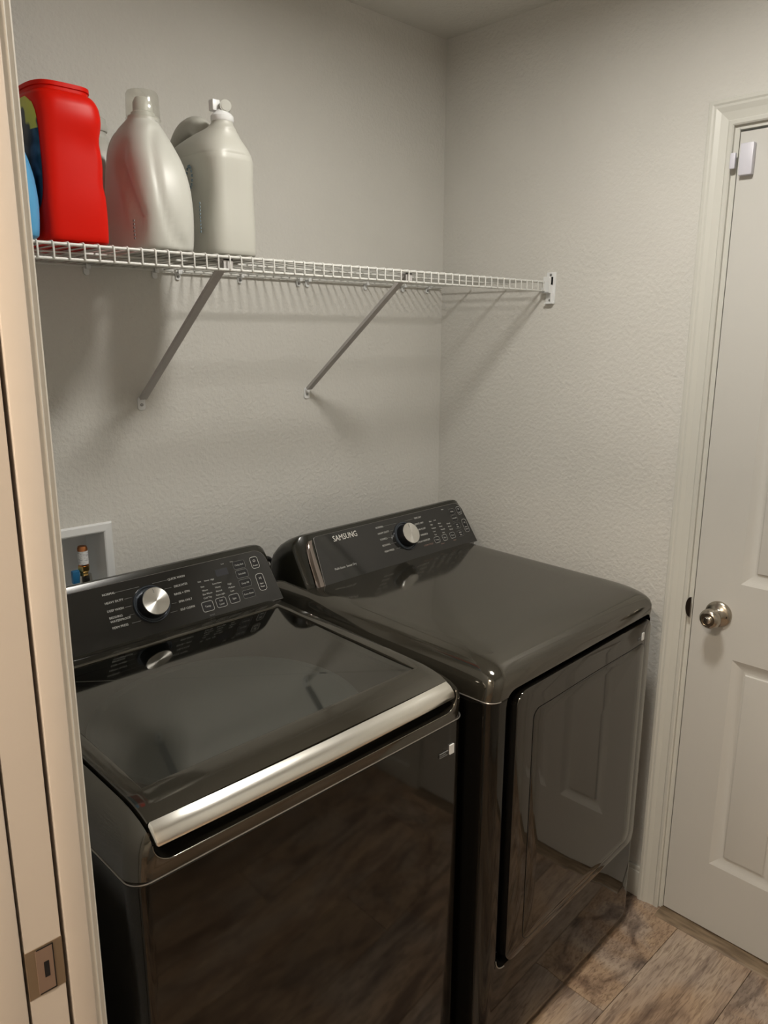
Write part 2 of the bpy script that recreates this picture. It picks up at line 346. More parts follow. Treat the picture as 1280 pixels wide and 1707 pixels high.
# baseboards
def baseboard(name, pts3): 
    bm = bmesh.new()
    for b in pts3: box(bm, *b, bev=.003)
    return tag(obj(name, bm, 'trim', smooth=30), **st)
baseboard('baseboard_right', [(-.013, 0, -.8275, 0, 0, .082), (-.009, 0, -.8275, 0, .078, .095), (-.013, 0, YF, DR1-.07, 0, .082)])
baseboard('baseboard_back', [(XL, -.013, -.013, 0, 0, .082), (XL, -.013, -.009, 0, .078, .095)])
baseboard('baseboard_left', [(XL, XL+.013, -.94, -.013, 0, .082)])
baseboard('baseboard_front', [(XL, -.013, YF, YF+.013, 0, .082), (XL, -.013, YF, YF+.009, .078, .095)])
baseboard('baseboard_hallway', [(-2.88, -2.867, -2.88, .58, 0, .09)])
th = bmesh.new(); prism(th, [(-.044, 0), (-.040, .004), (-.030, .0065), (.0, .0075), (.06, .0075), (.06, 0)][::1], 'y', DR1, DR0)
tag(obj('trim_3', th, 'threshold'), **st)['label'] = 'brown wooden threshold strip under the white door'

# white panelled door (hinged on its far edge, flush with the casing)
d1 = empty('door_1', (0, (DR0+DR1)/2, 0.012), kind='structure'); d1['label'] = 'white molded panel door with satin nickel knob'
YE0, YE1, ZT = -0.9000, -1.5115, 2.036      # left edge, right edge, height above the slab bottom
yc = (DR0+DR1)/2
ys = [YE0, -1.011, -1.178, -1.2335, -1.4005, YE1]; zs = [0, .200, .790, .990, 1.615, 1.715, 1.925, ZT]
X0, X1 = -.0015, .0335
sl = bmesh.new()
for i in range(5):
    for j in range(7):
        if i in (1, 3) and j in (1, 3, 5): continue
        ya, yb, za, zb = ys[i]-yc, ys[i+1]-yc, zs[j], zs[j+1]
        sl.faces.new([sl.verts.new(p) for p in ((X0, ya, za), (X0, yb, za), (X0, yb, zb), (X0, ya, zb))])
bmesh.ops.remove_doubles(sl, verts=sl.verts, dist=1e-5)
box(sl, X0+.0005, X1, YE1-yc, YE0-yc, 0, ZT)
# keep the box back only where panels do not need depth: push its front face behind the panels
for v in sl.verts:
    if abs(v.co.x-(X0+.0005)) < 1e-6: v.co.x = X0+.013
slab = sl
for (ya, yb, za, zb, nrm) in ((YE0, YE0, 0, ZT, 1), (YE1, YE1, 0, ZT, -1)):
    slab.faces.new([slab.verts.new((xx, ya-yc, zz)) for xx, zz in ((X0, 0), (X0, ZT), (X0+.013, ZT), (X0+.013, 0))])
for zz in (0, ZT): slab.faces.new([slab.verts.new((xx, yy-yc, zz)) for xx, yy in ((X0, YE0), (X0, YE1), (X0+.013, YE1), (X0+.013, YE0))])
obj('slab', slab, 'doorv', d1)
for i in (1, 3):
    for j in (1, 3, 5):
        a, b, c, d = ys[i]-yc, ys[i+1]-yc, zs[j], zs[j+1]; pm = bmesh.new(); rings = []
        for ins, dep in ((-.0005, 0.0), (.003, .0015), (.010, .0048), (.026, .0105), (.030, .0108), (.0325, .0100), (.0345, .0060), (.040, .0050)):
            rings.append([(X0+dep, a-ins, c+ins), (X0+dep, b+ins, c+ins), (X0+dep, b+ins, d-ins), (X0+dep, a-ins, d-ins)])
        quadloft(pm, rings, True, False, True); bmesh.ops.recalc_face_normals(pm, faces=pm.faces)
        obj('panel', pm, 'doorv', d1, smooth=25)
ky, kz = -.966-yc, .913-.012
Mk = frame((X0, ky, kz), (0, 1, 0), (0, 0, 1), (-1, 0, 0))
kb = bmesh.new(); lathe(kb, [(.0335, 0), (.0335, .004), (.032, .007), (.026, .010), (.016, .013), (.0125, .018), (.0125, .028)], 40, Mk)
ro = obj('rosette', kb, 'nickel', d1, smooth=40)
kb = bmesh.new(); lathe(kb, [(.0125, .024), (.0135, .030), (.020, .036), (.0245, .043), (.0255, .050), (.0245, .057), (.020, .0625), (.0165, .064), (.0165, .0625), (.004, .0625)], 40, Mk)
kn = obj('knob', kb, 'nickel', d1, smooth=40)
kb = bmesh.new(); lathe(kb, [(.009, .060), (.009, .0675), (.007, .069), (.001, .069)], 24, Mk)
obj('lock_button', kb, 'valve', kn, smooth=40)
kb = bmesh.new(); lathe(kb, [(.003, .009), (.003, .0125), (.001, .0125)], 12, Mk @ Matrix.Translation((-.0225, -.001, -.0015)))
obj('pin_hole', kb, 'void', ro)

# contact sensor pair at the top of the door
tag(obj('contact_sensor', B((-.0175, X0, -.938, -.908, 1.953, 2.021), bev=.0025), 'sensor', smooth=30), 'larger white plastic alarm sensor on the top corner of the white door', 'sensor')
tag(obj('sensor_magnet', B((-.0215, -.0125, -.9005, -.8885, 1.969, 2.003), bev=.002), 'sensor', smooth=30), 'small narrow white magnet on the door casing beside the sensor', 'magnet')

# doorway on the left with its pocket door
jx0, jx1 = -1.7055, -1.6625
tr2 = tag(obj('trim_2', B((jx1, XL, DY0, DY0+.018, 0, 2.05), (XH-.001, jx0, DY0, DY0+.018, 0, 2.05), (XH, XL, DY1-.018, DY1, 0, 2.05), (jx1, XL, DY1, DY0, 2.045, 2.065), (XH, jx0, DY1, DY0, 2.045, 2.065), bev=.0012, seg=2), 'jamb', smooth=30), **st)
bm = bmesh.new()
PJ = [(0, 0), (0, .006), (.0012, .0072), (.0075, .0075), (.0082, .0082), (.0085, .0135), (.0098, .0152), (.03, .0160), (.057, .0160), (.0585, .0140), (.0585, 0)]
A = DY0+.004; Bq = DY1-.004
b2 = bmesh.new(); quadloft(b2, [[(XL+t, cy+oy*d, cz+oz*d) for d, t in PJ] for cy, cz, oy, oz in ((A, 0, 1, 0), (A, 2.06, 1, 1), (Bq, 2.06, -1, 1), (Bq, 0, -1, 0))], False, True, True)
bmesh.ops.recalc_face_normals(b2, faces=b2.faces); join(bm, b2)
obj('casing', bm, 'casing_hall', tr2)
bm = bmesh.new(); b2 = bmesh.new(); quadloft(b2, [[(XH-t, cy+oy*d, cz+oz*d) for d, t in PROF] for cy, cz, oy, oz in ((A, 0, 1, 0), (A, 2.06, 1, 1), (Bq, 2.06, -1, 1), (Bq, 0, -1, 0))], False, True, True)
bmesh.ops.recalc_face_normals(b2, faces=b2.faces); join(bm, b2)
obj('casing', bm, 'casing_hall', tr2)
obj('pocket_lining', B((XL-.0135, XL-.0125, DY0+.019, -.05, 0, 2.09), (XH+.0125, XH+.0135, DY0+.019, -.05, 0, 2.09), (XH+.013, XL-.013, -.05, -.045, 0, 2.09), (jx1, XL-.0135, DY0+.0181, DY0+.0215, 0, 2.09)), 'raw_wood', tr2)
px0, px1 = -1.7022, -1.6674
d2 = empty('door_2', ((px0+px1)/2, -.60, .012), kind='structure'); d2['label'] = 'pocket door slid into the left wall, only its edge showing'
ox, oy = (px0+px1)/2, -.60; ye = DY0+.001
PZ0, PZ1 = .957-.012, 1.013-.012
o = obj('slab', B((px0-ox, px1-ox, ye-oy, ye+.80-oy, 0, PZ0), (px0-ox, px1-ox, ye-oy, ye+.80-oy, PZ1, 2.025), (px0-ox, px1-ox, ye+.004-oy, ye+.80-oy, PZ0, PZ1)), 'jamb', d2)
bm = B((px0-ox-.0006, px1-ox+.0006, ye-oy-.0004, ye+.0038-oy, PZ0, PZ1), bev=.0004, seg=1)
ep = obj('edge_pull', bm, 'bronze', d2); ep['label'] = 'bronze edge pull plate of the pocket door'
bm = B((-.0085, .0085, ye-oy-.0012, ye-oy-.0003, PZ0+.003, PZ1-.003), bev=.0003, seg=1)
fp = obj('finger_tab', bm, mat('bronze_tab', (.36, .25, .19), .35, .6), ep)
obj('tab_outline', B((.0078, .0088, ye-oy-.0014, ye-oy-.001, PZ0+.002, PZ1-.002), (-.0075, .0088, ye-oy-.0014, ye-oy-.001, PZ0+.002, PZ0+.003), (-.0075, .0088, ye-oy-.0014, ye-oy-.001, PZ1-.003, PZ1-.002)), 'void', ep)
obj('slot', B((-.0015, .0035, ye-oy-.0016, ye-oy-.001, PZ0+.019, PZ0+.037), bev=.0001, seg=1), 'void', ep)

# ------------------------------------------------------------------ ceiling lamps (above the frame)
def lamp(name, x, y, r, mt, label):
    t = empty(name, (x, y, H), label=label, cat='ceiling light')
    b = bmesh.new(); lathe(b, [(r*1.12, 0), (r*1.12, -.020), (r*1.06, -.031), (r*.96, -.031), (r*.94, -.026), (r*.3, -.024)], 40); obj('base', b, 'nickel', t, smooth=40)
    b = bmesh.new(); lathe(b, [(r*.93, -.0262), (r*.93, -.0268), (r*.90, -.0280), (.002, -.0290)], 40)
    obj('diffuser', b, mt, t, smooth=60); return t
lamp('ceiling_light', -.83, -1.05, .12, 'lamp', 'flat round light on the laundry ceiling above the floor in front of the dryer')
lamp('ceiling_light', -2.42, -1.50, .17, 'lamp_hall', 'flat round light on the hallway ceiling behind the doorway')

# ------------------------------------------------------------------ machines
LT = .981
RP = [(0.000, .000, .889, .030), (0.000, .000, .905, .030), (-.003, .001, .922, .030), (-.003, .003, .936, .030), (.000, .007, .947, .032),
      (.007, .012, .956, .035), (.018, .019, .964, .04), (.034, .027, .971, .045), (.055, .036, .976, .05), (.080, .046, .9795, .055)]
def slope(y): return .014*max(0, min(1, (y-.1)/.45))
def capring(f, s, z, r, dz, hw=.343, back=.715, n=8):
    pts = rrect(hw-s, (back-f)/2, r, n, 0, (back+f)/2)
    return [(x, y-(.006*(1-(x/hw)**2) if y < .15 else 0), z+dz+(slope(y) if z > .95 else 0)) for x, y in pts]
def cap_bm(dz, extra=True, seam=.889):
    rings = [capring(f, s, (seam-dz if i == 0 else z), r, dz) for i, (f, s, z, r) in enumerate(RP)]
    rings += [capring(.105, .06, .9812, .05, dz), capring(.16, .11, .9812, .05, dz), capring(.23, .2, .9812, .05, dz), capring(.27, .30, .9812, .04, dz)]
    bm = bmesh.new(); quadloft(bm, rings); bmesh.ops.recalc_face_normals(bm, faces=bm.faces); return bm
def body_bm(ztop):
    bm = bmesh.new(); rings = []
    for z, g in ((.018, .012), (.03, .004), (.05, 0), (ztop-.004, 0), (ztop-.002, .0015)):
        pts = rrect(.343-g, (.70-g)/2, .026, 8, 0, (.70+g)/2)
        rings.append([(x, y-(.006*(1-(x/.343)**2) if y < .2 else 0), z) for x, y in pts])
    quadloft(bm, rings); bmesh.ops.recalc_face_normals(bm, faces=bm.faces); return bm
def cutter(pts, axis, a, b):
    bm = bmesh.new(); prism(bm, pts, axis, a, b); return obj('cut', bm)
FE = Vector((0, .074, .127)).normalized(); FN = Vector((1, 0, 0)).cross(FE)   # console face: up-slope and outward
FN = -FN if FN.y > 0 else FN
def FM(P0, x, w_, off=0.0):
    o_ = Vector(P0)+Vector((x, 0, 0))+FE*w_+FN*off
    return frame(o_, (1, 0, 0), FE, FN)
def console(root, P0, xl, xr, pan, kx, kw):
    """hull with bevelled ends, glossy panel, knob"""
    p0 = Vector(P0)
    def sec(x, top, inset, zl):
        a = p0.copy(); f0 = Vector((x, a.y+inset, p0.z-.03)); pts = [f0]
        pts.append(Vector((x, a.y+inset-.001, p0.z+.004)))
        L = .141-top
        for t in (.15, .5, .86, .95): q = p0+FE*(L*t); pts.append(Vector((x, q.y+inset, q.z)))
        q = p0+FE*L; zt = q.z
        for dy, dz_ in ((.003, .0025), (.009, .003), (.022, -.0005), (.042, -.009), (.064, -.022), (.083, -.042), (.095, -.068), (.101, -.10)):
            pts.append(Vector((x, min(q.y+inset+dy, .735), zt+dz_)))
        pts.append(Vector((x, .735, p0.z-.03)))
        return pts
    secs = []
    for e_, dx in ((0, 0), (.08, .002), (.22, .007), (.42, .016), (.65, .029), (.85, .043), (1, .058)):
        k_ = 1-math.sqrt(max(0, 1-(1-e_)**2)); secs.append((dx, .050*k_, .026*(1-e_)**1.5))
    rings = [sec(xl+dx, tp, ins, 0) for dx, tp, ins in secs] + [sec(xr-dx, tp, ins, 0) for dx, tp, ins in reversed(secs)]
    bm = bmesh.new(); quadloft(bm, rings, True, True, True); bmesh.ops.recalc_face_normals(bm, faces=bm.faces)
    con = obj('console', bm, 'console', root, smooth=40)
    # glossy panel: outline in (x, w) with a rounded top right corner, thickness along the face normal
    bl, br, tl_, tr_, w0, w1 = pan; r = .026; pts = [(bl, w0), (br, w0)]
    for i in range(7): a = R(0+90*i/6); pts.append((tr_-r+r*math.cos(a)+.004*(1-i/6), w1-r+r*math.sin(a)))
    for i in range(5): a = R(90+90*i/4); pts.append((tl_+.008+.008*math.cos(a), w1-.008+.008*math.sin(a)))
    b2 = bmesh.new(); quadloft(b2, [[(x, y, z) for x, y in pts] for z in (-.003, .0016, .0022)])
    bmesh.ops.recalc_face_normals(b2, faces=b2.faces)
    pb = bmesh.new(); join(pb, b2, FM(P0, 0, 0))
    pn = obj('control_panel', pb, 'panel', root, smooth=30)
    # thin bright edge round the panel
    eb = bmesh.new(); path = [FM(P0, x, w_, .0016).translation for x, w_ in pts]; path.append(path[0]); tube(eb, path, .0007, 6)
    obj('panel_edge', eb, mat('panel_edge_metal', (.28, .27, .26), .3, .8), pn)
    rb = bmesh.new(); lathe(rb, [(.0405, .0), (.0405, .003), (.0395, .0045), (.0375, .0045), (.036, .003), (.036, .001), (.002, .001)], 48, FM(P0, kx, kw, .002))
    ring = obj('dial_ring', rb, mat('dial_ring_plastic', (.06, .07, .085), .18, .4), pn, smooth=40)
    ko = bpy.data.objects.new('dial', None)
    kb = bmesh.new(); lathe(kb, [(.032, 0), (.032, .004), (.0305, .020), (.0300, .0225)], 48)
    ko = obj('dial', kb, 'void', root, smooth=40); ko.matrix_local = FM(P0, kx, kw, .003)
    fb = bmesh.new(); lathe(fb, [(.0295, .0222), (.0293, .0240), (.0286, .0246), (.0005, .0246)], 64)
    fc = obj('dial_face', fb, 'spun', ko, smooth=20); fc['label'] = 'spun metal dial face'
    kb = B((-.0006, .0006, .017, .026, .0246, .0249)); obj('pointer', kb, 'printdim', ko)
    return con, pn
def rr_outline(bm, P0, x0, x1, w0, w1, r, th, off):
    pts = rrect((x1-x0)/2, (w1-w0)/2, r, 4, (x0+x1)/2, (w0+w1)/2); pin = rrect((x1-x0)/2-th, (w1-w0)/2-th, max(r-th, .0005), 4, (x0+x1)/2, (w0+w1)/2)
    b2 = bmesh.new(); a = [b2.verts.new((x, y, 0)) for x, y in pts]; b = [b2.verts.new((x, y, 0)) for x, y in pin]; n = len(a)
    for i in range(n): b2.faces.new((a[i], a[(i+1) % n], b[(i+1) % n], b[i]))
    join(bm, b2, FM(P0, 0, 0, off))
def button(pn, P0, x0, x1, w0, w1, r=.005, mt='printdim', lines=(), th=.0009):
    bb = bmesh.new(); pts = rrect((x1-x0)/2, (w1-w0)/2, r, 4, (x0+x1)/2, (w0+w1)/2)
    b2 = bmesh.new(); quadloft(b2, [[(x, y, z) for x, y in pts] for z in (.002, .0028)]); bmesh.ops.recalc_face_normals(b2, faces=b2.faces); join(bb, b2, FM(P0, 0, 0))
    bt = obj('button', bb, 'void', pn)
    ob = bmesh.new(); rr_outline(ob, P0, x0, x1, w0, w1, r, th, .0029)
    for s, sz, dx, dw, al in lines: text_bm(ob, s, sz, FM(P0, (x0+x1)/2+dx, (w0+w1)/2+dw, .003), al)
    obj('button_print', ob, mt, bt); return bt
def strip(bm, P0, x0, w0, x1, w1, th, off=.0024):
    d = Vector((x1-x0, w1-w0, 0)); n = Vector((-d.y, d.x, 0)).normalized()*th/2
    b2 = bmesh.new(); b2.faces.new([b2.verts.new(p) for p in (Vector((x0, w0, 0))-n, Vector((x1, w1, 0))-n, Vector((x1, w1, 0))+n, Vector((x0, w0, 0))+n)])
    join(bm, b2, FM(P0, 0, 0, off))
def cycles(pn, P0, left, right, xlft, xrt, ws, kx, kw, size, wid=1.0):
    for (s, w_), side in [(q, -1) for q in zip(left, ws)]+[(q, 1) for q in zip(right, ws)]:
        tb = bmesh.new(); lb = bmesh.new()
        ss = s.split('/'); xx = xlft if side < 0 else xrt
        for i, q in enumerate(ss):
            text_bm(tb, q, size, FM(P0, xx, w_+(0 if len(ss) == 1 else .0035-.008*i), .0024), 'LEFT' if side < 0 else 'RIGHT', widen=wid)
        wd = max(len(q) for q in ss)*size*.60*wid
        xe = xx-side*wd+(-side*.004 if side > 0 else .004) if side > 0 else xx+wd+.003
        dw = w_-kw; xr_ = kx+side*math.sqrt(max(.0445**2-dw*dw, 0.010**2))
        if side > 0: xe = xx-wd-.003
        strip(lb, P0, xe, w_, xr_, w_, .0007)
        if abs(dw) > .0430: strip(lb, P0, xr_, w_, xr_-side*.003, w_-math.copysign(.006, dw), .0007)
        obj('cycle_lettering', tb, 'print', pn); obj('guide_line', lb, 'printdim', pn)
def words(pn, P0, items, mt='print', name='option_lettering', wid=1.0):
    for s, x, w_, sz in items:
        tb = bmesh.new(); text_bm(tb, s, sz, FM(P0, x, w_, .0024), widen=wid); obj(name, tb, mt, pn)

TH_W, TH_D = R(1.2), R(2.3)
# ---- washer
W = empty('washing_machine', (-1.18, -.845, 0), TH_W, label='black top-loading washing machine with glass lid and chrome handle strip, left of the dryer', cat='washing machine')
P0 = (0, .548, .985)
b = body_bm(.889); obj('cabinet', b, 'black', W, smooth=30)
cap = obj('top_frame', cap_bm(0), 'cap', W, smooth=40)
HX, HR = .3125, .030
cp = rrect(HX, .12, HR, 8, .0, .912+.12)     # (x,z) notch outline
c1 = cutter(cp, 'y', -.06, .538)
c2b = bmesh.new(); lathe(c2b, [(.252, .80), (.252, .95)], 48, Matrix.Translation((0, .285, 0))); c2 = obj('cut', c2b)
boolean(cap, [c1, c2])
# thin bright joint between frame and cabinet
def seam_bm(z, part=None):
    bm = bmesh.new(); pts = [(x, y-(.006*(1-(x/.343)**2) if y < .15 else 0)) for x, y in rrect(.3435, .3505, .026, 8, 0, .35)]
    if part: pts = [p for p in pts if part(p)]
    path = [(x, y, z) for x, y in pts]
    if not part: path.append(path[0])
    tube(bm, path, .0011, 6); return bm
obj('joint_strip', seam_bm(.889), 'seam', W)
# bright lip along the finger recess
lp = bmesh.new()
path = [(x, -.0015-.006*(1-(x/.343)**2)-.0005, z) for x, z in cp if z < .945 and True]
path = sorted([p for p in path], key=lambda p: p[0]); tube(lp, path, .0013, 6); obj('recess_lip', lp, mat('lip_enamel', (.26, .24, .2), .15, 1.0), W, smooth=60)
# lid: frame with window, chrome strip, glass
def lidz(y): 
    tab = [(-.003, .940), (.000, .947), (.007, .956), (.018, .964), (.034, .971), (.055, .976), (.080, .9795), (.105, .9812), (.6, .9812)]
    for (a, za), (b_, zb) in zip(tab, tab[1:]):
        if y <= b_: return za+(zb-za)*max(0, (y-a))/(b_-a)+slope(y)
    return .9812+slope(y)
lb = bmesh.new(); X = .3085
ys_ = [.018, .026, .034, .045, .055, .068, .078]; y2 = [.078+(.505-.078)*i/8 for i in range(9)]
def grid(bm, xs, yl, dz=0):
    vs = [[bm.verts.new((x, y, lidz(y)+dz)) for x in xs] for y in yl]
    for a, b_ in zip(vs, vs[1:]):
        for i in range(len(xs)-1): bm.faces.new((a[i], a[i+1], b_[i+1], b_[i]))
GX = .2825
grid(lb, [-X, -GX, 0, GX, X], ys_); grid(lb, [-X, -GX], y2); grid(lb, [GX, X], y2); grid(lb, [-X, -GX, 0, GX, X], [.505, .52, .532])
bmesh.ops.remove_doubles(lb, verts=lb.verts, dist=1e-5)
r_ = bmesh.ops.extrude_face_region(lb, geom=lb.faces[:])
for v in [g for g in r_['geom'] if isinstance(g, bmesh.types.BMVert)]: v.co.z -= .022
bmesh.ops.recalc_face_normals(lb, faces=lb.faces)
es = [e for e in lb.edges if len(e.link_faces) == 2 and e.calc_face_angle(0) > 1.2 and min(v.co.z for v in e.verts) > .956]
bmesh.ops.bevel(lb, geom=es, offset=.0022, segments=2, affect='EDGES', profile=.5)
lid = obj('lid', lb, 'cap', W, smooth=35)
gb = bmesh.new()
gp = rrect(GX+.003, (.505-.078)/2+.003, .006, 4, 0, (.505+.078)/2)
vs = [gb.verts.new((x, y, lidz(y)-.0035)) for x, y in gp]; gb.faces.new(vs)
gl_ = obj('glass_window', gb, 'lidglass', lid); gl_['label'] = 'tinted glass window of the lid'
cb = bmesh.new(); XC = .3085; rings = []
prof = [(.0185, .9643), (.012, .9615), (.006, .9575), (.001, .952), (-.0025, .9455), (-.0035, .9395), (-.0015, .9365), (.004, .9365), (.018, .952)]
for x, s in ((-XC, .55), (-XC+.0015, .85), (-XC+.004, 1), (-.2, 1), (0, 1), (.2, 1), (XC-.004, 1), (XC-.0015, .85), (XC, .55)):
    cy_, cz_ = .010, .951; bow = -.006*(1-(x/.343)**2)
    rings.append([(x, cy_+(y-cy_)*s+bow, cz_+(z-cz_)*s) for y, z in prof])
quadloft(cb, rings); bmesh.ops.recalc_face_normals(cb, faces=cb.faces)
ch = obj('handle_strip', cb, 'chrome', lid, smooth=45); ch['label'] = 'chrome handle strip along the front of the lid'
# dark recess behind the strip
obj('finger_recess', B((-.305, .305, .035, .045, .9135, .955)), 'void', W)
# tub seen through the glass
tb = bmesh.new(); lathe(tb, [(.2515, .913), (.247, .9165), (.236, .9155), (.222, .900), (.205, .885), (.207, .86), (.235, .85), (.2515, .86)], 56, Matrix.Translation((0, .285, 0)))
obj('tub_ring', tb, 'tub', W, smooth=50)
tb = bmesh.new(); n = 48; b2 = bmesh.new()
quadloft(b2, [[(.20*math.cos(2*PI*k/n), .285+.20*math.sin(2*PI*k/n), z) for k in range(n)] for z in (.886, .55)], True, False, True); join(tb, b2)
obj('drum', tb, 'drum', W, smooth=50)
# console
con, pn = console(W, P0, -.335, .343, (-.300, .331, -.29, .318, .004, .131), .012, .070)
cycles(pn, P0, ['NORMAL', 'HEAVY DUTY', 'DEEP WASH', 'BEDDING//WATERPROOF'.replace('//', '/'), 'PERM PRESS'], ['QUICK WASH', 'DELICATES', 'RINSE + SPIN', 'SPIN ONLY', 'SELF CLEAN'], -.084, .105, [.112, .094, .077, .059, .0415], .012, .070, .0066)
words(pn, P0, (('Hot', .130, .0905, .005), ('Heavy', .146, .0895, .005), ('High', .162, .089, .005), ('Hot', .133, .078, .0055), ('Warm', .1335, .069, .0055), ('Eco Warm', .132, .0605, .0055), ('Cold Tap', .131, .052, .0055),
                     ('Extra Heavy', .163, .078, .0048), ('Heavy', .167, .069, .0055), ('Normal', .166, .060, .005), ('Extra Light', .163, .0515, .0052), ('High', .200, .069, .0055), ('Medium', .199, .0605, .0052), ('Low', .201, .052, .0055),
                     ('Lock', .200, .118, .004), ('3 Sec', .224, .118, .004)))
words(pn, P0, (('SENSE', .132, .012, .005),), 'printdim')
sb = bmesh.new(); join(sb, B((.180, .212, .092, .108, .0018, .0024)), FM(P0, 0, 0)); obj('display_window', sb, 'screen', pn)
button(pn, P0, .1205, .1495, .0215, .0445, lines=[('Temp', .0062, 0, 0, 'CENTER')], mt='print')
button(pn, P0, .1565, .1835, .0225, .0445, lines=[('Soil', .0058, 0, .004, 'CENTER'), ('Level', .0058, 0, -.004, 'CENTER')], mt='print')
button(pn, P0, .1915, .2180, .0235, .0445, lines=[('Spin', .0062, 0, 0, 'CENTER')], mt='print')
for w_, s in ((.107, 'Delay End'), (.085, 'Schedule'), (.062, 'Deep Fill'), (.036, 'Extra Rinse')):
    button(pn, P0, .229, .261, w_-.0095, w_+.0095, .004, 'print', [(s, .0056, 0, 0, 'CENTER')], th=.0003)
button(pn, P0, .2765, .298, .089, .1175, .006, 'logo', [('O', .009, 0, .004, 'CENTER'), ('Power', .005, 0, -.007, 'CENTER')])
button(pn, P0, .2765, .298, .034, .0755, .007, 'logo', [('>I', .009, 0, .009, 'CENTER'), ('Start', .005, 0, -.004, 'CENTER'), ('Pause', .005, 0, -.011, 'CENTER')])
# sticker on the front
sb = B((.297, .309, -.0035, -.0005, .823, .842)); obj('sticker', sb, 'wplastic', W)['label'] = 'small plain white sticker at the right end of the washer front'
sb = bmesh.new(); 
for a, b_, z in ((.268, .292, .8330), (.268, .286, .8290), (.268, .290, .8255)): box(sb, a, b_, -.0032, -.0012, z, z+.0012)
obj('sticker_print', sb, 'printdim', W)
for sx in (-1, 1):
    for sy in (.06, .64):
        fb = bmesh.new(); lathe(fb, [(.02, 0), (.02, .010), (.012, .012), (.012, .03)], 16, Matrix.Translation((sx*.29, sy, 0))); obj('foot', fb, 'rubber', W)

# ---- dryer
D = empty('dryer', (-.466, -.868, 0), TH_D, label='black front-loading dryer with tall mirror-like door, between the washer and the white door', cat='dryer')
DZ = .010; P0 = (0, .555, .993)
SE = .912
body = obj('cabinet', body_bm(SE), 'black', D, smooth=30)
dcap = obj('top_panel', cap_bm(DZ, seam=SE), 'cap', D, smooth=40)
gx0, gx1, gz0, gz1 = -.298, .3245, .274, .925
cut = rrect((gx1-gx0)/2, (gz1-gz0)/2, .030, 8, (gx0+gx1)/2, (gz1+gz0)/2)
boolean(body, [cutter(cut, 'y', -.05, .035)]); boolean(dcap, [cutter(cut, 'y', -.05, .035)])
obj('joint_strip', seam_bm(SE, lambda p: p[0] < -.30), 'seam', D)
vb = bmesh.new(); prism(vb, rrect((gx1-gx0)/2-.001, (gz1-gz0)/2-.001, .029, 8, (gx0+gx1)/2, (gz1+gz0)/2), 'y', .030, .034); obj('door_recess', vb, 'void', D)
def bowed(bm):
    for v in bm.verts: v.co.y -= .006*(1-(v.co.x/.343)**2)
def slab_bm(x0, x1, z0, z1, r, ya, yb, bev, nx=14):
    pts = rrect((x1-x0)/2, (z1-z0)/2, r, 8, (x0+x1)/2, (z0+z1)/2)
    rings = []
    c = ((x0+x1)/2, (z0+z1)/2); hx, hz = (x1-x0)/2, (z1-z0)/2
    for ins, y in ((0, yb), (0, ya+bev), (bev*.3, ya+bev*.3), (bev, ya)):
        rings.append([(q[0], y, q[1]) for q in rrect(hx-ins, hz-ins, max(r-ins, .002), 8, *c)])
    for f in (.85, .6, .35, .1): rings.append([(c[0]+(q[0]-c[0])*f if True else 0, ya, c[1]+(q[1]-c[1])*(1-(1-f)*.5)) for q in rrect(hx-bev, hz-bev, max(r-bev, .002), 8, *c)])
    bm = bmesh.new(); quadloft(bm, rings); bmesh.ops.recalc_face_normals(bm, faces=bm.faces); bowed(bm); return bm
# vertical edge of the door: (x0,x1,z0,z1)
door = obj('door', slab_bm(-.266, .3234, .2755, .912, .030, -.0035, .026, .0022), 'door_gloss', D, smooth=25)
ib = bmesh.new()
def outline3(x0, x1, z0, z1, r, y, th):
    bm = bmesh.new(); c = ((x0+x1)/2, (z0+z1)/2); a = rrect((x1-x0)/2, (z1-z0)/2, r, 8, *c); b_ = rrect((x1-x0)/2-th, (z1-z0)/2-th, r-th, 8, *c)
    ra = [(p[0], y, p[1]) for p in a]; rb = [(p[0], y, p[1]) for p in b_]
    quadloft(bm, [ra, rb], True, False, False)
    # subdivide long edges for the bow
    bmesh.ops.subdivide_edges(bm, edges=[e for e in bm.edges if e.calc_length() > .1], cuts=8, use_grid_fill=True); bowed(bm); return bm
obj('door_seam', outline3(-.2085, .291, .298, .857, .024, -.0043, .0016), 'void', door)
obj('door_glass', slab_bm(-.2069, .2894, .2996, .8554, .0225, -.0046, -.0035, .0006), 'door_gloss', door, smooth=25)
# grip bar in the recess left of the door
hb = bmesh.new(); prism(hb, [(-.2985, -.0015), (-.293, .004), (-.290, .018), (-.284, .026), (-.276, .026), (-.272, .018), (-.270, .026), (-.266, .029), (-.2985, .029)], 'z', .285, .895)
obj('grip', hb, mat('grip_plastic', (.01, .012, .02), .22), D, smooth=40)
lb = bmesh.new(); tube(lb, [(x, -.006*(1-(x/.343)**2)-.0008, z) for x, z in cut if z < .31 and x < -.26], .0011, 6); obj('recess_lip', lb, 'seam', D)
con, pn = console(D, P0, -.308, .349, (-.268, .337, -.252, .322, .006, .134), .058, .077)
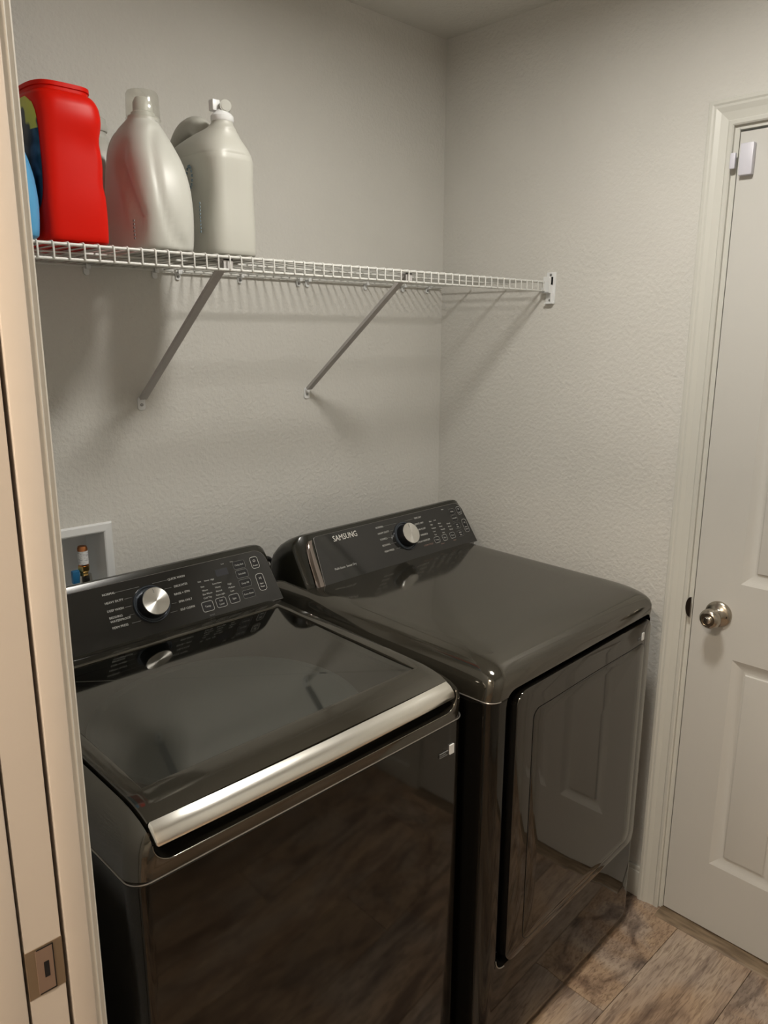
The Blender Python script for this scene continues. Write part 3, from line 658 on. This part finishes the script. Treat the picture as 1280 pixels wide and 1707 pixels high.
# bright bevel at the left end of the console
bv = bmesh.new(); prism(bv, [(-.306, -.001), (-.300, .0008), (-.284, .0014), (-.2705, .0014), (-.2705, -.004), (-.306, -.004)], 'z', 0, 1)
b2 = bmesh.new()
rings = []
for w_, s in ((.004, .0), (.010, .004), (.030, .007), (.070, .010), (.105, .014), (.120, .019), (.128, .027)):
    rings.append([(-.296+s, w_, -.002), (-.291+s, w_, .0020), (-.283+s*.8, w_, .0024), (-.2715+s*.55, w_, .0018), (-.2715+s*.55, w_, -.003), (-.296+s, w_, -.004)])
quadloft(b2, rings); bmesh.ops.recalc_face_normals(b2, faces=b2.faces); bv.free(); bv = bmesh.new(); join(bv, b2, FM(P0, 0, 0))
obj('end_bevel', bv, 'bevel', D, smooth=50)
cycles(pn, P0, ['NORMAL', 'HEAVY DUTY', 'TOWELS', 'BEDDING', 'PERM PRESS'], ['TIME DRY', 'QUICK DRY', 'AIR FLUFF', 'WRINKLE', 'STEAM SANITIZE'], -.039, .145, [.118, .101, .084, .067, .050], .058, .077, .0070)
tb = bmesh.new(); text_bm(tb, 'SAMSUNG', .0215, FM(P0, -.193, .117, .0024), 'LEFT', widen=.86); lg = obj('logo_lettering', tb, 'logo', pn); lg['label'] = 'silver maker name in capital letters on the left of the dryer console'
words(pn, P0, (('Multi-Steam  Sensor Dry', -.193/.87, .042, .0085),), wid=.87)
words(pn, P0, (('High', .168, .0885, .0055), ('Medium', .168, .0775, .0055), ('Low', .169, .068, .0055), ('Eco', .170, .058, .0055), ('More', .201, .0865, .0055), ('Damp', .201, .0775, .0055), ('Normal', .203, .0675, .0055), ('Less', .204, .058, .0055),
                     ('60 min', .236, .0795, .0055), ('40 min', .237, .0705, .0055), ('20 min', .238, .061, .0055), ('Filter', .168, .0985, .005), ('Lock', .188, .0990, .005), ('Vent', .236, .124, .0052)))
words(pn, P0, (('STEAM CYCLE', .112, .036, .0062), ('Sensor', .182, .028, .005), ('Adjust', .236, .028, .005)), mat('copper_print', (.20, .13, .11), .5))
button(pn, P0, .160, .183, .034, .052, .005, lines=[('Temp', .006, 0, 0, 'CENTER')], mt='print')
button(pn, P0, .196, .216, .034, .052, .005, lines=[('Dry', .006, 0, 0, 'CENTER')], mt='print')
button(pn, P0, .230, .252, .034, .052, .005, lines=[('Time', .006, 0, 0, 'CENTER')], mt='print')
for w_, s in ((.111, 'Delay'), (.090, 'Wrinkle'), (.067, 'Eco Dry'), (.042, 'Rack Dry')):
    button(pn, P0, .265, .290, w_-.009, w_+.009, .004, 'print', [(s.split()[0], .0056, 0, 0 if len(s.split()) == 1 else .003, 'CENTER')]+([(s.split()[1], .0056, 0, -.004, 'CENTER')] if len(s.split()) > 1 else []), th=.0003)
button(pn, P0, .300, .319, .097, .122, .006, 'print', [('O', .008, 0, .004, 'CENTER'), ('Power', .0045, 0, -.006, 'CENTER')])
button(pn, P0, .302, .322, .040, .081, .007, 'print', [('>I', .009, 0, .009, 'CENTER'), ('Start', .005, 0, -.004, 'CENTER'), ('Pause', .005, 0, -.011, 'CENTER')])
obj('sticker', B((.270, .2805, -.0075, -.0055, .8655, .884)), 'wplastic', D)['label'] = 'small plain white sticker at the top right of the dryer door'
sb = bmesh.new()
for a, b_, z in ((.250, .266, .8750), (.250, .262, .8720), (.250, .265, .8690)): box(sb, a, b_, -.0078, -.0062, z, z+.001)
obj('sticker_print', sb, 'printdim', D)
for sx in (-1, 1):
    for sy in (.06, .64):
        fb = bmesh.new(); lathe(fb, [(.02, 0), (.02, .010), (.012, .012), (.012, .03)], 16, Matrix.Translation((sx*.29, sy, 0))); obj('foot', fb, 'rubber', D)

# hose looping up behind the two machines
hb = bmesh.new(); tube(hb, smoothpath([(-.835, -.085, .55), (-.832, -.07, .86), (-.805, -.06, .985), (-.762, -.06, 1.015), (-.722, -.06, .99), (-.700, -.065, .86), (-.70, -.075, .55)], 8), .0065, 12)
tag(obj('hose', hb, 'rubber', smooth=60), 'black hose arching up behind the gap between washer and dryer', 'hose')

# ------------------------------------------------------------------ washer supply box in the back wall
SB = empty('supply_box', (-1.2475, 0, 1.065), label='white recessed laundry water box in the back wall behind the washer', cat='outlet box')
bx = bmesh.new(); x0, x1, z0, z1 = OX0+.0005+1.2475, OX1-.0005+1.2475, OZ0+.0005-1.065, OZ1-.0005-1.065
rings = []
for ins, y in ((-.0225, 0.0), (-.0225, -.002), (-.019, -.0065), (-.004, -.0075), (-.001, -.006), (0.0, -.002), (.002, .045), (.006, .085)):
    rings.append([(x0+ins, y, z0+ins), (x1-ins, y, z0+ins), (x1-ins, y, z1-ins), (x0+ins, y, z1-ins)])
b2 = bmesh.new(); quadloft(b2, rings, True, False, True); join(bx, b2)
obj('frame', bx, 'wplastic', SB)
def arrestor(x, y, lab, knobm):
    A = empty('water_hammer_arrestor', (x, y, 1.0), label=lab, cat='pipe fitting')
    b = bmesh.new(); lathe(b, [(.004, .118), (.0095, .117), (.0115, .112), (.0115, .062), (.010, .058)], 24); obj('chamber', b, 'copper', A, smooth=50)
    b = bmesh.new(); lathe(b, [(.0118, .106), (.0119, .106), (.0119, .074), (.0118, .074)], 24); obj('label', b, 'paper', A, smooth=50)
    b = bmesh.new(); lathe(b, [(.009, .072), (.0135, .070), (.0135, .058), (.010, .054), (.009, .046)], 6); obj('nut', b, 'brass', A)
    b = bmesh.new(); lathe(b, [(.009, .050), (.0155, .048), (.0165, .040), (.0165, .028), (.012, .024), (.012, -.008)], 24); obj('valve', b, 'valve', A, smooth=30)
    b = B((-.030, -.012, -.006, .006, .030, .062), bev=.003); obj('handle', b, knobm, A, smooth=30)
    return A
arrestor(-1.200, .028, 'copper and brass water hammer arrestor with white label in the wall box', 'bluek')

# ------------------------------------------------------------------ wire shelf
SZ = 1.7455; SF = -.403
SH = empty('wire_shelf', (-.83, 0, SZ), label='white ventilated wire shelf fixed along the back wall', cat='shelf')
ox = .83
wm = bmesh.new(); tube(wm, [(0, -.006, .0), (0, SF+.004, .0), (0, SF+.0005, -.002), (0, SF, -.006), (0, SF, -.026)], .00165, 6)
w0 = None; nW = 63; xs0 = XL+.012; sp = (-.027-xs0)/(nW)
for i in range(nW+1):
    if w0 is None: w0 = obj('cross_wire', wm, 'wire', SH, smooth=60); o = w0
    else: o = w0.copy(); C.objects.link(o); o.parent = SH
    o.location = (xs0+sp*i+ox, 0, 0)
def rod(y, z, r):
    b = bmesh.new(); tube(b, [(XL+.004+ox, y, z), (-.014+ox, y, z)], r, 10); obj('rod', b, 'wire', SH, smooth=60)
rod(SF+.0045, -.0030, .0027); rod(SF+.0035, -.0265, .0027); rod(-.270, -.0035, .0022); rod(-.135, -.0035, .0022); rod(-.010, -.0035, .0027)
def clip(x, screw):
    b = bmesh.new(); prism(b, rrect(.006, .010, .005, 5, 0, -.012), 'y', -.005, -.0005); box(b, -.005, .005, -.0155, -.0005, -.0095, -.0065, bev=.001); box(b, -.005, .005, -.0175, -.0135, -.0095, .001, bev=.001)
    o = obj('wall_clip', b, 'wplastic', SH, smooth=40); o.location = (x+ox, 0, 0)
    if screw:
        b = bmesh.new(); lathe(b, [(.0032, 0), (.0030, .0018), (.001, .002)], 14, frame((x+ox, -.005, -.015), (1, 0, 0), (0, 0, 1), (0, -1, 0))); s = obj('screw', b, 'steel', o); s.location = (-(x+ox), 0, 0)
for x, s in ((-1.37, 0), (-1.15, 0), (-.990, 0), (-.931, 1), (-.759, 1), (-.575, 1), (-.545, 0), (-.332, 0), (-.180, 0), (-.072, 1)): clip(x, s)
# end bracket on the right wall
b = B((-.004, 0, -.4265, -.3965, 1.684, 1.769), bev=.0012)
EB = tag(obj('end_bracket', b, 'wplastic', smooth=30), 'white plastic end bracket on the right wall holding the shelf end', 'bracket')
obj('cradle', B((-.017, -.0035, -.4172, -.395, 1.716, 1.757), (-.021, -.0035, -.4165, -.3935, 1.713, 1.7145), (-.021, -.0035, -.4185, -.4165, 1.713, 1.757), (-.021, -.0035, -.3945, -.393, 1.713, 1.728), (-.0135, -.0035, -.4185, -.407, 1.735, 1.757), bev=.0006), 'wplastic', EB)
obj('rib', B((-.012, -.0035, -.420, -.4165, 1.688, 1.714), (-.014, -.0035, -.4245, -.3985, 1.684, 1.6875), bev=.0005), 'wplastic', EB)
for z in (1.7625, 1.694):
    sb = bmesh.new(); lathe(sb, [(.0035, 0), (.0032, .0018), (.001, .002)], 14, frame((-.004, -.411, z), (0, 1, 0), (0, 0, 1), (-1, 0, 0))); obj('screw', sb, 'steel', EB)
# support struts
def strut(x, lab):
    S_ = empty('shelf_brace', (x, 0, 1.44), label=lab, cat='bracket', group=None)
    a = Vector((0, -.012, .012)); b_ = Vector((0, SF+.016, SZ-1.44-.010)); d = (b_-a).normalized(); n_ = Vector((0, d.z, -d.y)); 
    bm = bmesh.new(); pr = [(-.0085, .004), (-.0075, .0055), (0, -.0035), (.0075, .0055), (.0085, .004), (0, -.006)]
    pr = [(-.0085, -.003), (-.0085, .0045), (-.007, .0045), (-.007, -.0015), (.007, -.0015), (.007, .0045), (.0085, .0045), (.0085, -.003)]
    rings = [[p+Vector((u, 0, 0))-n_*(-v) for u, v in pr] for p in (a, b_)]
    quadloft(bm, rings); bmesh.ops.recalc_face_normals(bm, faces=bm.faces); obj('bar', bm, 'strut', S_)
    bm = bmesh.new(); tube(bm, [b_-d*.012+Vector((-.0085, 0, 0)), b_-d*.012+Vector((.0085, 0, 0))], .0028, 8)
    box(bm, -.010, .010, SF+.0078, SF+.036, SZ-1.44-.0085, SZ-1.44-.0062); box(bm, -.010, .010, SF+.0078, SF+.0095, SZ-1.44-.030, SZ-1.44-.006)
    obj('hook', bm, 'strut', S_)
    bm = bmesh.new(); prism(bm, rrect(.0095, .0155, .007, 5, 0, .0), 'y', -.003, -.0002, bev=.0006)
    ft = obj('foot_plate', bm, 'wplastic', S_, smooth=40)
    bm = bmesh.new(); lathe(bm, [(.0038, 0), (.0035, .002), (.001, .0024)], 14, frame((0, -.003, -.003), (1, 0, 0), (0, 0, 1), (0, -1, 0))); obj('screw', bm, 'steel', ft)
strut(-1.043, 'grey metal shelf brace on the left, slanting down beneath the white jugs')
strut(-.552, 'grey metal shelf brace on the right, nearer the room corner')

# ------------------------------------------------------------------ bottles
def se_ring(z, cx, cy, a, b_, n, N=48, a0=0, a1=2*PI, closed=True):
    pts = []
    K = N if closed else N+1
    for k in range(K):
        t = a0+(a1-a0)*k/N; c, s = math.cos(t), math.sin(t)
        pts.append((cx+a*math.copysign(abs(c)**(2/n), c), cy+b_*math.copysign(abs(s)**(2/n), s), z))
    return pts
def interp(prof, m_=4):
    out = []
    for i in range(len(prof)-1):
        p0 = prof[max(i-1, 0)]; p1 = prof[i]; p2 = prof[i+1]; p3 = prof[min(i+2, len(prof)-1)]
        for j in range(m_):
            t = j/m_
            q = []
            for a, b_, c, d in zip(p0, p1, p2, p3):
                m1 = (c-a)/2; m2_ = (d-b_)/2; lim = 1.5*abs(c-b_); m1 = max(-lim, min(lim, m1)); m2_ = max(-lim, min(lim, m2_))
                q.append((2*t**3-3*t*t+1)*b_+(t**3-2*t*t+t)*m1+(-2*t**3+3*t*t)*c+(t**3-t*t)*m2_)
            out.append(tuple(q))
    out.append(prof[-1]); return out
def bottle_bm(prof, post=None, N=56, m_=4):
    bm = bmesh.new(); quadloft(bm, [se_ring(*p, N=N) for p in interp(prof, m_)]); bmesh.ops.recalc_face_normals(bm, faces=bm.faces)
    if post:
        for v in bm.verts: v.co = post(v.co.copy())
    return bm
BZ = SZ+.0017
g = lambda x, c, s: math.exp(-((x-c)/s)**2)
# red tub
RT = empty('detergent_tub', (-1.3175, -.272, BZ), label='red plastic tub with dark label on its left side, on the wire shelf', cat='container')
RPROF = [(0, 0, 0, .051, .106, 7), (.005, 0, 0, .056, .112, 7), (.05, 0, 0, .0568, .113, 7), (.11, .0005, 0, .0555, .111, 6.5), (.16, .001, 0, .0560, .110, 6), (.195, .002, 0, .0580, .112, 5.5), (.214, .002, 0, .0575, .111, 5), (.227, .001, 0, .0545, .106, 4.5), (.233, .001, 0, .0505, .099, 4.2), (.2345, .001, 0, .0485, .095, 4.2), (.239, .001, 0, .0485, .095, 4.2), (.240, .001, 0, .0505, .097, 4.2), (.246, .001, 0, .0505, .097, 4.2), (.2475, .001, 0, .047, .092, 4)]
def redpost(v):
    if v.x > .02 and v.y < -.03:
        v.x -= .004*g(v.z, .165, .018)*g(v.y, -.085, .035)+.003*g(v.z, .10, .012)
    if v.y < -.08: v.y += .0035*g(v.z, .15, .05)*g(v.x, .022, .014)-.003*g(v.z, .185, .02)*g(v.x, .02, .02)
    return v
obj('body', bottle_bm(RPROF, redpost), 'red', RT, smooth=50)
lb = bmesh.new(); rr = []
for i in range(15):
    z = .045+.178*i/14; q = [p for p in interp(RPROF, 6) if p[0] <= z][-1]; w_ = .9*math.sqrt(max(.05, 1-((i-7)/7.3)**4)); hwid = R(52)*w_
    rr.append([(x-.0006, y, z) for x, y, _ in se_ring(z, q[1], q[2], q[3]+.0005, q[4], q[5], 24, PI-hwid*.95, PI+hwid*.93, False)])
b2 = bmesh.new(); quadloft(b2, rr, False, False, False); join(lb, b2); bmesh.ops.recalc_face_normals(lb, faces=lb.faces)
obj('label', lb, 'tublabel', RT, smooth=50)['label'] = 'dark navy and yellow label'
# blue bottle mostly behind the door frame
BB = empty('detergent_bottle', (-1.459, -.286, BZ), label='blue plastic bottle at the left end of the shelf, mostly hidden by the door frame', cat='bottle')
obj('body', bottle_bm([(0, 0, 0, .070, .110, 6), (.006, 0, 0, .077, .117, 6), (.05, 0, 0, .080, .120, 6), (.09, 0, 0, .079, .117, 5.5), (.13, -.002, 0, .073, .110, 5), (.158, -.006, 0, .064, .100, 4.5), (.19, -.008, .0, .048, .080, 3.2), (.21, -.008, 0, .028, .04, 2.4), (.215, -.008, 0, .022, .022, 2), (.225, -.008, 0, .022, .022, 2)]), 'blue', BB, smooth=60)
b = bmesh.new(); lathe(b, [(.025, .222), (.027, .226), (.026, .252), (.02, .256)], 32, Matrix.Translation((-.008, 0, 0))); obj('cap', b, 'wplastic', BB, smooth=40)
# white jug with a clear cap
J1 = empty('detergent_jug', (-1.137, -.275, BZ), label='white jug with a clear measuring cap, standing right beside the red tub', cat='jug')
s1 = lambda h: (.062*h/73, .100*h/73)
P1 = [(0, 0, 0, *s1(62), 3), (.006, 0, 0, *s1(69), 3), (.03, 0, 0, *s1(71.5), 3), (.072, 0, 0, *s1(72.5), 3), (.110, 0, .002, *s1(71), 3), (.140, 0, .006, *s1(68.5), 2.8), (.165, 0, .011, *s1(64), 2.7), (.190, 0, .017, *s1(57), 2.5), (.210, 0, .020, *s1(49), 2.4), (.226, 0, .016, *s1(40), 2.2),
      (.236, 0, .004, .030, .033, 2), (.239, 0, 0, .0285, .0285, 2), (.243, 0, 0, .0285, .0285, 2)]
def j1post(v):
    if v.y < .02 and v.z < .235:          # raised oval panel on the front, a crease round it
        rho = math.hypot((v.x-.020)/.046, (v.z-.120)/.108)
        v.y += .0045*g(rho, 1.0, .13)*max(0, min(1, (.045-v.x)/.03))
    if v.x < -.01: # hollow flute sweeping down the left flank
        c = -.062+.55*max(0, v.z-.06)*(1 if v.z < .16 else .0)+(.055 if v.z >= .16 else 0)
        v.x += .012*g(v.y, c, .013)*max(0, min(1, (v.z-.02)/.05))*max(0, min(1, (.20-v.z)/.05))
        v.x += .005*g(v.y, .03, .03)*g(v.z, .10, .07)
    return v
obj('body', bottle_bm(P1, j1post, 72), 'jug', J1, smooth=60)
b = bmesh.new(); tube(b, smoothpath([(0, .020, .208), (0, .060, .226), (0, .104, .222), (0, .132, .198), (0, .134, .160), (0, .100, .110)], 6), .0125, 16); obj('handle', b, 'jug', J1, smooth=60)
b = bmesh.new(); lathe(b, [(.022, .240), (.0215, .250), (.018, .252), (.0175, .268), (.013, .276), (.004, .276)], 32); obj('spout', b, 'jug', J1, smooth=40)
b = bmesh.new(); n = 40; b2 = bmesh.new()
quadloft(b2, [[(r_*math.cos(2*PI*k/n), r_*math.sin(2*PI*k/n), z) for k in range(n)] for r_, z in ((.0325, .239), (.0305, .241), (.0300, .262), (.0290, .281), (.0265, .2855), (.012, .2870))], True, False, True); join(b, b2)
obj('cap', b, 'clear', J1, smooth=45)['label'] = 'clear plastic cap'
b = bmesh.new()
for i in range(6): box(b, -.0632, -.0615, -.062, -.058, .020+.006*i, .0235+.006*i)
obj('print_mark', b, 'printdim', J1)
# cloudy jug with a tap
J2 = empty('detergent_jug', (-.994, -.250, BZ), label='cloudy white jug with a push tap and rear handle, rightmost on the shelf', cat='jug')
P2 = [(0, 0, 0, .050, .106, 4), (.007, 0, 0, .057, .114, 4), (.05, 0, 0, .058, .115, 4), (.12, 0, 0, .0565, .113, 4), (.178, 0, 0, .0575, .114, 4), (.186, 0, 0, .0565, .113, 4), (.190, 0, 0, .0555, .112, 4), (.194, 0, 0, .056, .112, 3.6), (.206, 0, -.004, .052, .103, 3.2), (.220, 0, -.014, .045, .085, 2.8), (.232, 0, -.035, .036, .060, 2.4), (.240, 0, -.058, .027, .036, 2.1), (.248, 0, -.066, .0215, .0225, 2), (.256, 0, -.068, .020, .020, 2)]
def j2post(v):
    if v.y < -.06: v.y += .004*g(v.x, -.008, .012)*g(v.z, .12, .07)
    if v.x < 0: v.x += .007*g(v.y, -.05, .05)*g(v.z, .12, .06)
    return v
obj('body', bottle_bm(P2, j2post, 64), 'jug2', J2, smooth=60)
b = bmesh.new(); tube(b, smoothpath([(0, -.012, .206), (0, -.002, .236), (0, .020, .257), (0, .060, .257), (0, .092, .238), (0, .104, .200), (0, .104, .16)], 6), .0215, 16); obj('handle', b, 'jug2', J2, smooth=60)
b = bmesh.new(); lathe(b, [(.0205, .252), (.022, .254), (.022, .262), (.018, .266), (.013, .270), (.010, .274), (.003, .274)], 32, Matrix.Translation((0, -.068, 0))); obj('neck_ring', b, 'wplastic', J2, smooth=40)
dv = Vector((-.45, -.89, 0)).normalized(); sd = Vector((.89, -.45, 0))
b = bmesh.new(); c = Vector((.006, -.070, .279)); tube(b, [c-dv*.012, c+dv*.014], .0110, 20); tube(b, [c+dv*.014, c+dv*.015], .0085, 20)
o = obj('tap', b, 'jug', J2, smooth=40)
b = bmesh.new(); q = c-sd*.020+Vector((0, 0, .002)); b2 = B((-.0085, .0085, -.008, .008, -.010, .010), bev=.002); join(b, b2, Matrix.Translation(q)); obj('tap_lever', b, 'wplastic', J2, smooth=40)
b = bmesh.new()
for i in range(9): box(b, -.0590, -.0575, -.069, -.0665, .045+.0065*i, .049+.0065*i)
for a_ in range(14):
    t = a_/13*2*PI*.9; box(b, -.0592, -.0570, -.034+.010*math.cos(t)-.0015, -.034+.010*math.cos(t)+.0015, .150+.02*math.sin(t)-.0025, .150+.02*math.sin(t)+.0025)
obj('print_mark', b, mat('faded_blue_print', (.16, .22, .26), .6), J2)
# third jug further back, only cap and shoulder in view
J3 = empty('detergent_jug', (-1.134, -.066, BZ), label='white jug behind the others, only its ribbed cap showing beside the red tub', cat='jug')
obj('body', bottle_bm([(0, 0, 0, .042, .042, 3), (.006, 0, 0, .047, .047, 3), (.12, 0, 0, .047, .047, 3), (.19, 0, 0, .042, .044, 2.6), (.225, 0, 0, .030, .034, 2.2), (.243, 0, 0, .019, .019, 2), (.256, 0, 0, .019, .019, 2)]), 'jug', J3, smooth=60)
b = bmesh.new(); lathe(b, [(.022, .254), (.023, .256), (.023, .266), (.0205, .267), (.0205, .278), (.018, .280), (.003, .280)], 24); obj('cap', b, 'jug', J3, smooth=40)
